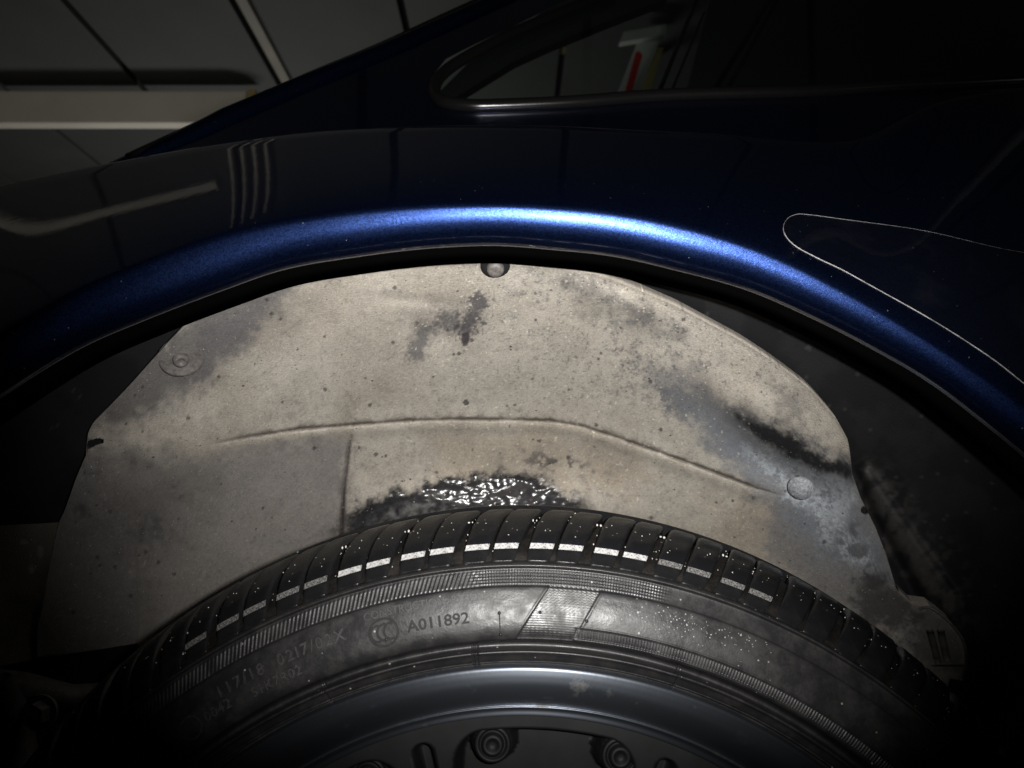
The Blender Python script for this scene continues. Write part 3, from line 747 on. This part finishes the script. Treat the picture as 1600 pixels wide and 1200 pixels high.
# carcass profile (radius, depth) from bead outwards over the crown
PROFT = [(.2405, .010), (.2428, .0045), (.2440, .0040), (.2444, .0005), (.2449, -.0004), (.2454, -.0002), (.2460, -.0012), (.2488, -.0030), (.2494, -.0045), (.2502, -.0050), (.2509, -.0044), (.2514, -.0010), (.2522, .0006), (.2540, .0002), (.2552, -.0034), (.2560, -.0070),
         (.2572, -.0088), (.2620, -.0098), (.2700, -.0092), (.2770, -.0076), (.2806, -.0064), (.2812, -.0052), (.2880, -.0028), (.2892, -.0030), (.2899, -.0046), (.2907, -.0047), (.2914, -.0030), (.2920, -.0006)]
SHO = [(.2920, -.0006), (.2950, .0010), (.2985, .0032), (.3020, .0060), (.3055, .0095), (.3085, .0136), (.3110, .0182), (.3133, .0240), (.3150, .0300), (.3161, .0365), (.3166, .0430), (.3166, .0455)]
def resample(pts, step):
    p = np.array(pts, float); L = np.concatenate([[0], np.cumsum(np.hypot(*np.diff(p, axis=0).T))])
    s = np.linspace(0, L[-1], int(L[-1] / step) + 1)
    return np.stack([np.interp(s, L, p[:, 0]), np.interp(s, L, p[:, 1])], -1), s
def smooth_prof(pts, n=5): return np.array(smooth_poly(pts, n))
side = smooth_prof(PROFT, 5)
side = resample(side, .00042)[0]
ang = np.radians(np.arange(-76, 76.01, .09))
# groove floor: shoulder profile sunk below the blocks
sh = smooth_prof(SHO, 3)
tn = np.gradient(sh, axis=0); tn /= np.hypot(tn[:, 0], tn[:, 1])[:, None]
nrm = np.stack([tn[:, 1], -tn[:, 0]], -1)          # pointing outwards (radius up, depth toward viewer)
L_ = np.concatenate([[0], np.cumsum(np.hypot(*np.diff(sh, axis=0).T))]); Ls = L_ / L_[-1]
depthp = .0050 * sstep(.02, .45, Ls) + .0004
floor_ = sh - nrm * depthp[:, None]
crown = [(.3090, .0470), (.3088, .0540), (.3172, .0548), (.3183, .0560), (.3184, .0760), (.3170, .0980), (.3164, .0990), (.3090, .1000), (.3090, .1090), (.3164, .1100), (.3174, .1120), (.3174, .1500), (.3164, .1510), (.3090, .152), (.3090, .160), (.3162, .161), (.3166, .185), (.3150, .205), (.3110, .219), (.3020, .232), (.2900, .240), (.2700, .246), (.2500, .240), (.2405, .228)]
prof = np.concatenate([side[:-1], floor_, np.array(crown)], 0)
ns_ = len(side) - 1; nf_ = len(floor_)
RR = np.broadcast_to(prof[:, 0][:, None], (len(prof), len(ang))).copy(); DD = np.broadcast_to(prof[:, 1][:, None], RR.shape).copy()
AA = np.broadcast_to(ang, RR.shape)
deg = np.degrees(AA)
isS = np.zeros(RR.shape, bool); isS[:ns_] = True
def pat_r(cols_=1.0): return
# serrated band under the shoulder rib
band = sstep(.2812, .2818, RR) * sstep(.2884, .2878, RR) * isS
serr = (np.abs(((deg + (RR-.285)*-90) / .42) % 1 - .5) * 2)
knur = np.sin(np.radians(deg / .36 * 360)) * np.sin((RR - .281) / .0016 * math.pi * 2)
lefty = sstep(-3, -6, deg)
knur = np.sin(np.radians((deg + (RR-.285) * 200) / .56 * 360)) * np.sin(np.radians((deg - (RR-.285) * 200) / .56 * 360))
DD -= band * (.00042 * sstep(.25, .75, serr) * (.7 + .3 * sstep(.35, .6, fbm(deg * 10, RR * 900, 8, 2, 83))) * lefty + .0007 * (np.clip(knur, -.3, 1)) * (1 - lefty) * sstep(15, 11, deg))
# woven parallelogram right of centre
a0 = lerp([(.256, -.9), (.281, 2.6)], RR); a1 = lerp([(.256, 5.2), (.281, 7.7)], RR)
weave = isS * (RR > .2575) * (RR < .2812) * sstep(a0, a0 + .12, deg) * sstep(a1, a1 - .12, deg)
wv = np.sin(np.radians((deg + (RR-.27) * 420) / .46 * 360)) * (.3 + .6*sstep(.268, .278, RR)) + np.sin((RR - .25) / .0011 * 2 * math.pi) * .45
DD += weave * (.0003 - .00022 * wv)
DD -= isS * (RR > .257) * (RR < .281) * .00016 * (np.exp(-((deg - a0 + .1) / .12) ** 2) + np.exp(-((deg - a1 - .1) / .12) ** 2))
# knurled inner band running to the right
kb = isS * sstep(.2580, .2584, RR) * sstep(.2632, .2628, RR) * sstep(5.2, 5.8, deg) * sstep(46, 42, deg)
kn2 = np.sin(np.radians((deg + (RR-.26) * 350) / .62 * 360)) * np.sin(np.radians((deg - (RR-.26) * 350) / .62 * 360))
DD += kb * (.0005 - .0007 * np.clip(kn2, -.3, 1))
DD -= isS * .0005 * sstep(5, 5.8, deg) * sstep(48, 42, deg) * (np.exp(-((RR - .2636) / .0003) ** 2) + np.exp(-((RR - .2577) / .0003) ** 2))
# unevenness of the worn wall
DD -= isS * sstep(.2575, .259, RR) * sstep(.281, .2795, RR) * .00010 * (fbm(deg * 10, RR * 4000, 9, 4, 81) - .5)
# moulding joint marks across the bead rings
for dj in (-22.0, -5.4, -5.0, 17.2):
    DD += isS * (RR < .2535) * .0010 * np.exp(-((deg - dj) / .10) ** 2)
P = np.stack([RR * np.sin(AA), DD, RR * np.cos(AA)], -1)
me = grid_mesh('tyre', P, flip=False)
me.materials.append(SIDEWALL); me.materials.append(GROOVE); me.materials.append(TREAD)
nA = len(ang) - 1
mi = np.zeros((len(prof) - 1, nA), np.int32); mi[ns_:ns_ + nf_ + 1] = 1; mi[ns_ + nf_ + 1:] = 2
me.polygons.foreach_set('material_index', mi.reshape(-1))
tyre = obj('tyre', me, None, car, loc=HUB)

# tread blocks: each a piece of its own, turned round the hub
PITCHD = 3.05
def lean_off(s):                        # s: 0 at the shoulder rib, 1 at the crown
    return -2.7 * (1 - s) ** 1.05
def block_mesh(name, w0, w1, wider):
    n = len(sh); K = 9; vs = []; fs = []
    lay = []
    for i in range(n):
        s = Ls[i]
        half = (PITCHD - lerp([(0, w0), (.25, w0), (1, w1)], s)) / 2
        row = []
        for k in range(K):
            t = -1 + 2 * k / (K - 1); a = lean_off(s) + half * t + wider
            edge_ = max(0, abs(t) - .82) / .18
            drop = .0008 * edge_ ** 2
            r, d = sh[i] - nrm[i] * drop
            row.append((r, d, R(a)))
        lay.append(row)
    def pt(r, d, a): return (r * math.sin(a), d, r * math.cos(a))
    for row in lay:
        for q in row: vs.append(pt(*q))
    for i in range(n - 1):
        for k in range(K - 1): fs.append((i*K+k, (i+1)*K+k, (i+1)*K+k+1, i*K+k+1))
    # side walls going down into the carcass
    base = len(vs)
    ring_ = [(i, 0) for i in range(n)] + [(n-1, k) for k in range(1, K)] + [(i, K-1) for i in range(n-2, -1, -1)] + [(0, k) for k in range(K-2, 0, -1)]
    for i, k in ring_:
        r, d, a = lay[i][k]; f = sh[i] - nrm[i] * (depthp[i] + .0012)
        if i == n - 1: f = np.array([.3085, d])
        vs.append(pt(f[0], f[1], a))
    m_ = len(ring_)
    for j in range(m_):
        i0, k0 = ring_[j]; i1, k1 = ring_[(j+1) % m_]
        fs.append((i0*K+k0, i1*K+k1, base+(j+1) % m_, base+j))
    me = mesh_from(name, vs, fs); bm = bmesh.new(); bm.from_mesh(me); bmesh.ops.recalc_face_normals(bm, faces=bm.faces)
    bm.to_mesh(me); bm.free()
    me.materials.append(TREAD); me.polygons.foreach_set('use_smooth', [True] * len(me.polygons))
    return me
bA = block_mesh('tread_block', .50, .52, .0)
def stripe_mesh():
    vs, fs = [], []; K = 12; i_s = [(.2972, .0), (.3008, .0)]
    rows = []
    for rr_ in np.linspace(.2979, .3004, 4):
        d_ = float(np.interp(rr_, sh[:, 0], sh[:, 1])); s = float(np.interp(rr_, sh[:, 0], Ls)); nn = [float(np.interp(rr_, sh[:, 0], nrm[:, j])) for j in (0, 1)]
        row = []
        for k in range(K):
            t = -1 + 2*k/(K-1); a = R(lean_off(s) + 1.12 * t)
            r2, d2 = rr_ + nn[0]*.00025, d_ + nn[1]*.00025
            row.append((r2*math.sin(a), d2, r2*math.cos(a)))
        rows.append(row)
    vs = [v for r_ in rows for v in r_]; n = len(vs)
    for i in range(3):
        for k in range(K-1): fs.append((i*K+k, (i+1)*K+k, (i+1)*K+k+1, i*K+k+1))
    me = mesh_from('white_stripe', vs, fs); me.materials.append(WHITE); return me
sm_ = stripe_mesh(); sm2 = sm_.copy(); sm2.materials[0] = simple('nearly worn off white marking', (.20, .195, .19), .5, nscale=700, namp=.25, dust=((.012, .011, .011), .42, .60, 1500))
first = None
for i in range(-23, 24):
    o = bpy.data.objects.new('tread_block', bA); COL.objects.link(o); o.parent = tyre
    a = i * PITCHD + (.15 if i % 2 else -.15) + .95
    o.rotation_euler = (0, R(a), 0)
    if -10 <= i <= 8:
        o = bpy.data.objects.new('white_stripe', sm_ if -5 <= i <= 4 else sm2); COL.objects.link(o); o.parent = tyre
        o.rotation_euler = (0, R(a), 0)
# pale beads standing in for wet flash glints on the tread, plus grit
bm = bmesh.new()
def blobm(r, a, d, s, n=(1, 0)):
    p = Vector((r * math.sin(R(a)), d, r * math.cos(R(a))))
    bmesh.ops.create_icosphere(bm, subdivisions=1, radius=s, matrix=Matrix.Translation(p) @ Matrix.Diagonal((random.uniform(.6, 1.3), 1, random.uniform(.7, 1.5), 1)))
for i in range(-18, 18):
    ga = (i + .5) * PITCHD + .95
    for k in range(7 if i % 2 else 4):
        s = random.uniform(.15, .95); j = min(int(s * (len(sh) - 1)), len(sh) - 1)
        f = sh[j] - nrm[j] * depthp[j] * random.uniform(.15, .9)
        blobm(f[0], ga + lean_off(Ls[j]) + random.uniform(-.3, .3), f[1], random.uniform(.00015, .00042))
    if i % 2 == 0 and abs(i) < 8:
        j = int(.60 * (len(sh) - 1)); f = sh[j] - nrm[j] * .0008
        for da in (-.17, .17): blobm(f[0], ga + lean_off(Ls[j]) + da, f[1], .00062)  # paired beads drawn in place of glints
    for k in range(2):
        j = int(random.uniform(.35, .6) * (len(sh) - 1)); f = sh[j]
        blobm(f[0], ga + PITCHD/2 + lean_off(Ls[j]) + random.uniform(-.5, .5), f[1], random.uniform(.00018, .00038))
for _ in range(130):
    a_ = random.gauss(16.5, 4.5); r_ = random.gauss(.2745, .0035)
    if .2640 < r_ < .2800 and a_ > 8.2: blobm(r_, a_, float(np.interp(r_, side[:, 0], side[:, 1])), random.uniform(.00012, .00034))
GLINT_GRIT = simple('pale grit and glint beads', (.50, .48, .45), .3, spec=.9)
o = obj('glints_and_grit', bm_mesh('glints_and_grit', bm), GLINT_GRIT, tyre); o['kind'] = 'stuff'

# raised lettering bent round the wall
def wall_depth(r): return np.interp(r, side[:, 0], side[:, 1])
def letters(text, rc, a_start, size, mat, h=.0005, squash=1.0, spacing=1.05, name='sidewall_lettering'):
    cu = bpy.data.curves.new('t', 'FONT'); cu.body = text; cu.size = size; cu.extrude = h; cu.offset = size * .012
    cu.space_character = spacing; cu.resolution_u = 3
    to = bpy.data.objects.new('t', cu); COL.objects.link(to)
    dg = bpy.context.evaluated_depsgraph_get(); me = bpy.data.meshes.new_from_object(to.evaluated_get(dg))
    bpy.data.objects.remove(to)
    bm = bmesh.new(); bm.from_mesh(me)
    for v in bm.verts:
        x, y, z = v.co; r = rc + y * squash; a = R(a_start) + x / rc
        d = float(wall_depth(r)) - z
        v.co = (r * math.sin(a), d, r * math.cos(a))
    bm.to_mesh(me); bm.free(); me.materials.clear()
    me.name = name
    return obj(name, me, mat, tyre, False)
letters('A011892', .2655, -11.7, .0080, LETTERD, .0008, .9, 1.0)
letters('CONSTRUCTION  RZ4HR802', .2752, -15.8, .0050, LETTER_LIT, .0008, 1.0, 1.0)
letters('117/18  02I7/02X', .2700, -31.6, .0074, LETTER_LIT, .0009, 1.0, 1.22)
letters('S1K7R02', .2625, -28.4, .0062, LETTER_LIT, .0009, 1.0, 1.1)
letters('0042', .2640, -33.6, .0064, LETTER_LIT, .0009, 1.0, 1.1)
def ringmark(a_c, r_c, ra, rb, w, mat, a_from=0, a_to=360, name='sidewall_mark', K=44):
    vs, fs = [], []
    for k in range(K + 1):
        an = R(a_from + (a_to - a_from) * k / K)
        for e, z in ((-1, -.0003), (-1, .0006), (1, .0006), (1, -.0003)):
            x = math.cos(an) * (ra + e * w); y = math.sin(an) * (rb + e * w); r = r_c + y; a = R(a_c) + x / r_c
            vs.append((r * math.sin(a), float(wall_depth(r)) - z, r * math.cos(a)))
    for k in range(K):
        for j in range(3): fs.append((k*4+j, (k+1)*4+j, (k+1)*4+j+1, k*4+j+1))
    return obj(name, mesh_from(name, vs, fs), mat, tyre, False)
ringmark(-14.1, .2680, .0068, .0062, .0005, LETTERD)
for q, off in enumerate((-.85, 0.05, .95)):
    ringmark(-14.1 + off * .75, .2680, .0032, .0036, .0005, LETTERD, 60, 300, K=24)
ringmark(-35.2, .2660, .0050, .0050, .0004, LETTER_LIT)
# moulding nubs and the fine line between two of them
def nub(a, r):
    bm = bmesh.new(); bmesh.ops.create_uvsphere(bm, u_segments=10, v_segments=6, radius=.00085, matrix=Matrix.Translation((r*math.sin(R(a)), float(wall_depth(r)), r*math.cos(R(a)))))
    obj('moulding_nub', bm_mesh('moulding_nub', bm), BLACKP, tyre)
for a, r in ((-2.35, .2690), (1.75, .2692), (6.5, .2668), (-2.3, .2592), (-14.0, .2645)): nub(a, r)
tube('moulding_line', [(r*math.sin(R(-2.33)), float(wall_depth(r)) - .0002, r*math.cos(R(-2.33))) for r in (.2690, .2660, .2625, .2592)], .00028, BLACKP, tyre, 6)

# ---------------------------------------------------------------- wheel rim
RP_ = [(.2440, .018), (.2436, .0080), (.2430, .0045), (.2422, .0022), (.2412, .0014), (.2396, .0014), (.2370, .0018), (.2335, .0030), (.2295, .0062), (.2255, .0110), (.2220, .0170), (.2203, .0205), (.2197, .0212), (.2191, .0207), (.2185, .0209), (.2180, .0218), (.2172, .0250), (.2160, .0270), (.2135, .0275), (.2128, .0285), (.2124, .0330)]
ap = np.radians(np.arange(-80, 80.1, .5))
pr = np.array(smooth_poly(RP_, 5))
RRr, AAr = np.meshgrid(pr[:, 0], ap, indexing='ij'); DDr = np.broadcast_to(pr[:, 1][:, None], RRr.shape)
rim = obj('wheel_rim', grid_mesh('wheel_rim', np.stack([RRr*np.sin(AAr), DDr, RRr*np.cos(AAr)], -1)), RIM, car, loc=HUB)
# face ring with sunken spoke windows
fr_ = np.linspace(.2132, .150, 90); fa = np.arange(-80, 80.1, .35)
FRr, FAa = np.meshgrid(fr_, fa, indexing='ij')
ph = ((FAa - 3.5 + 18) % 36) - 18          # wide windows every 36 degrees
ph2 = ((FAa + 14.5 + 18) % 36) - 18          # slim slots between them
def rbox(u, v, hu, hv, rd):
    qx = np.maximum(np.abs(u) - hu + rd, 0); qy = np.maximum(np.abs(v) - hv + rd, 0); return np.hypot(qx, qy) - rd
mmu = FRr * np.radians(ph); w1 = rbox(mmu, FRr - .178, .0450, .0270, .012)
w2 = rbox(FRr * np.radians(ph2), FRr - .178, .0045, .0265, .0045)
dep = .020 * sstep(.0015, -.003, w1) + .014 * sstep(.001, -.002, w2)
dep = dep * 1.0
bpads = np.zeros(FRr.shape)
bolts = [-23.2, -4.3, 14.6, 33.5, -42.1]
for b0 in bolts:
    q = np.hypot(FRr * np.radians(FAa - b0), FRr - .1985); dep = np.where(q < .0125, np.minimum(dep, .004 + .012 * sstep(.0095, .0125, q)), dep)
FD = .030 + dep
face = obj('rim_face', grid_mesh('rim_face', np.stack([FRr*np.sin(np.radians(FAa)), FD, FRr*np.cos(np.radians(FAa))], -1)), RIMD, rim)
bmesh_b = None
for b0 in bolts:
    if bmesh_b is None:
        prof_b = [(.0095, .004), (.0095, .0), (.0082, -.0012), (.0072, -.0006), (.0066, .0012), (.0058, .0012), (.0056, -.0024), (.0046, -.0034), (.0032, -.0034), (.0026, -.0012), (.0003, -.0012)]
        vs, fs = [], []; K = 24
        for r_, d_ in prof_b:
            for k in range(K): vs.append((r_*math.cos(2*math.pi*k/K), d_, r_*math.sin(2*math.pi*k/K)))
        for i in range(len(prof_b)-1):
            for k in range(K): fs.append((i*K+k, (i+1)*K+k, (i+1)*K+(k+1) % K, i*K+(k+1) % K))
        bmesh_b = mesh_from('rim_bolt', vs, fs); bmesh_b.materials.append(RIMD); bmesh_b.polygons.foreach_set('use_smooth', [True]*len(bmesh_b.polygons))
    o = bpy.data.objects.new('rim_bolt', bmesh_b); COL.objects.link(o); o.parent = rim
    o.location = (.1985 * math.sin(R(b0)), .0325, .1985 * math.cos(R(b0)))
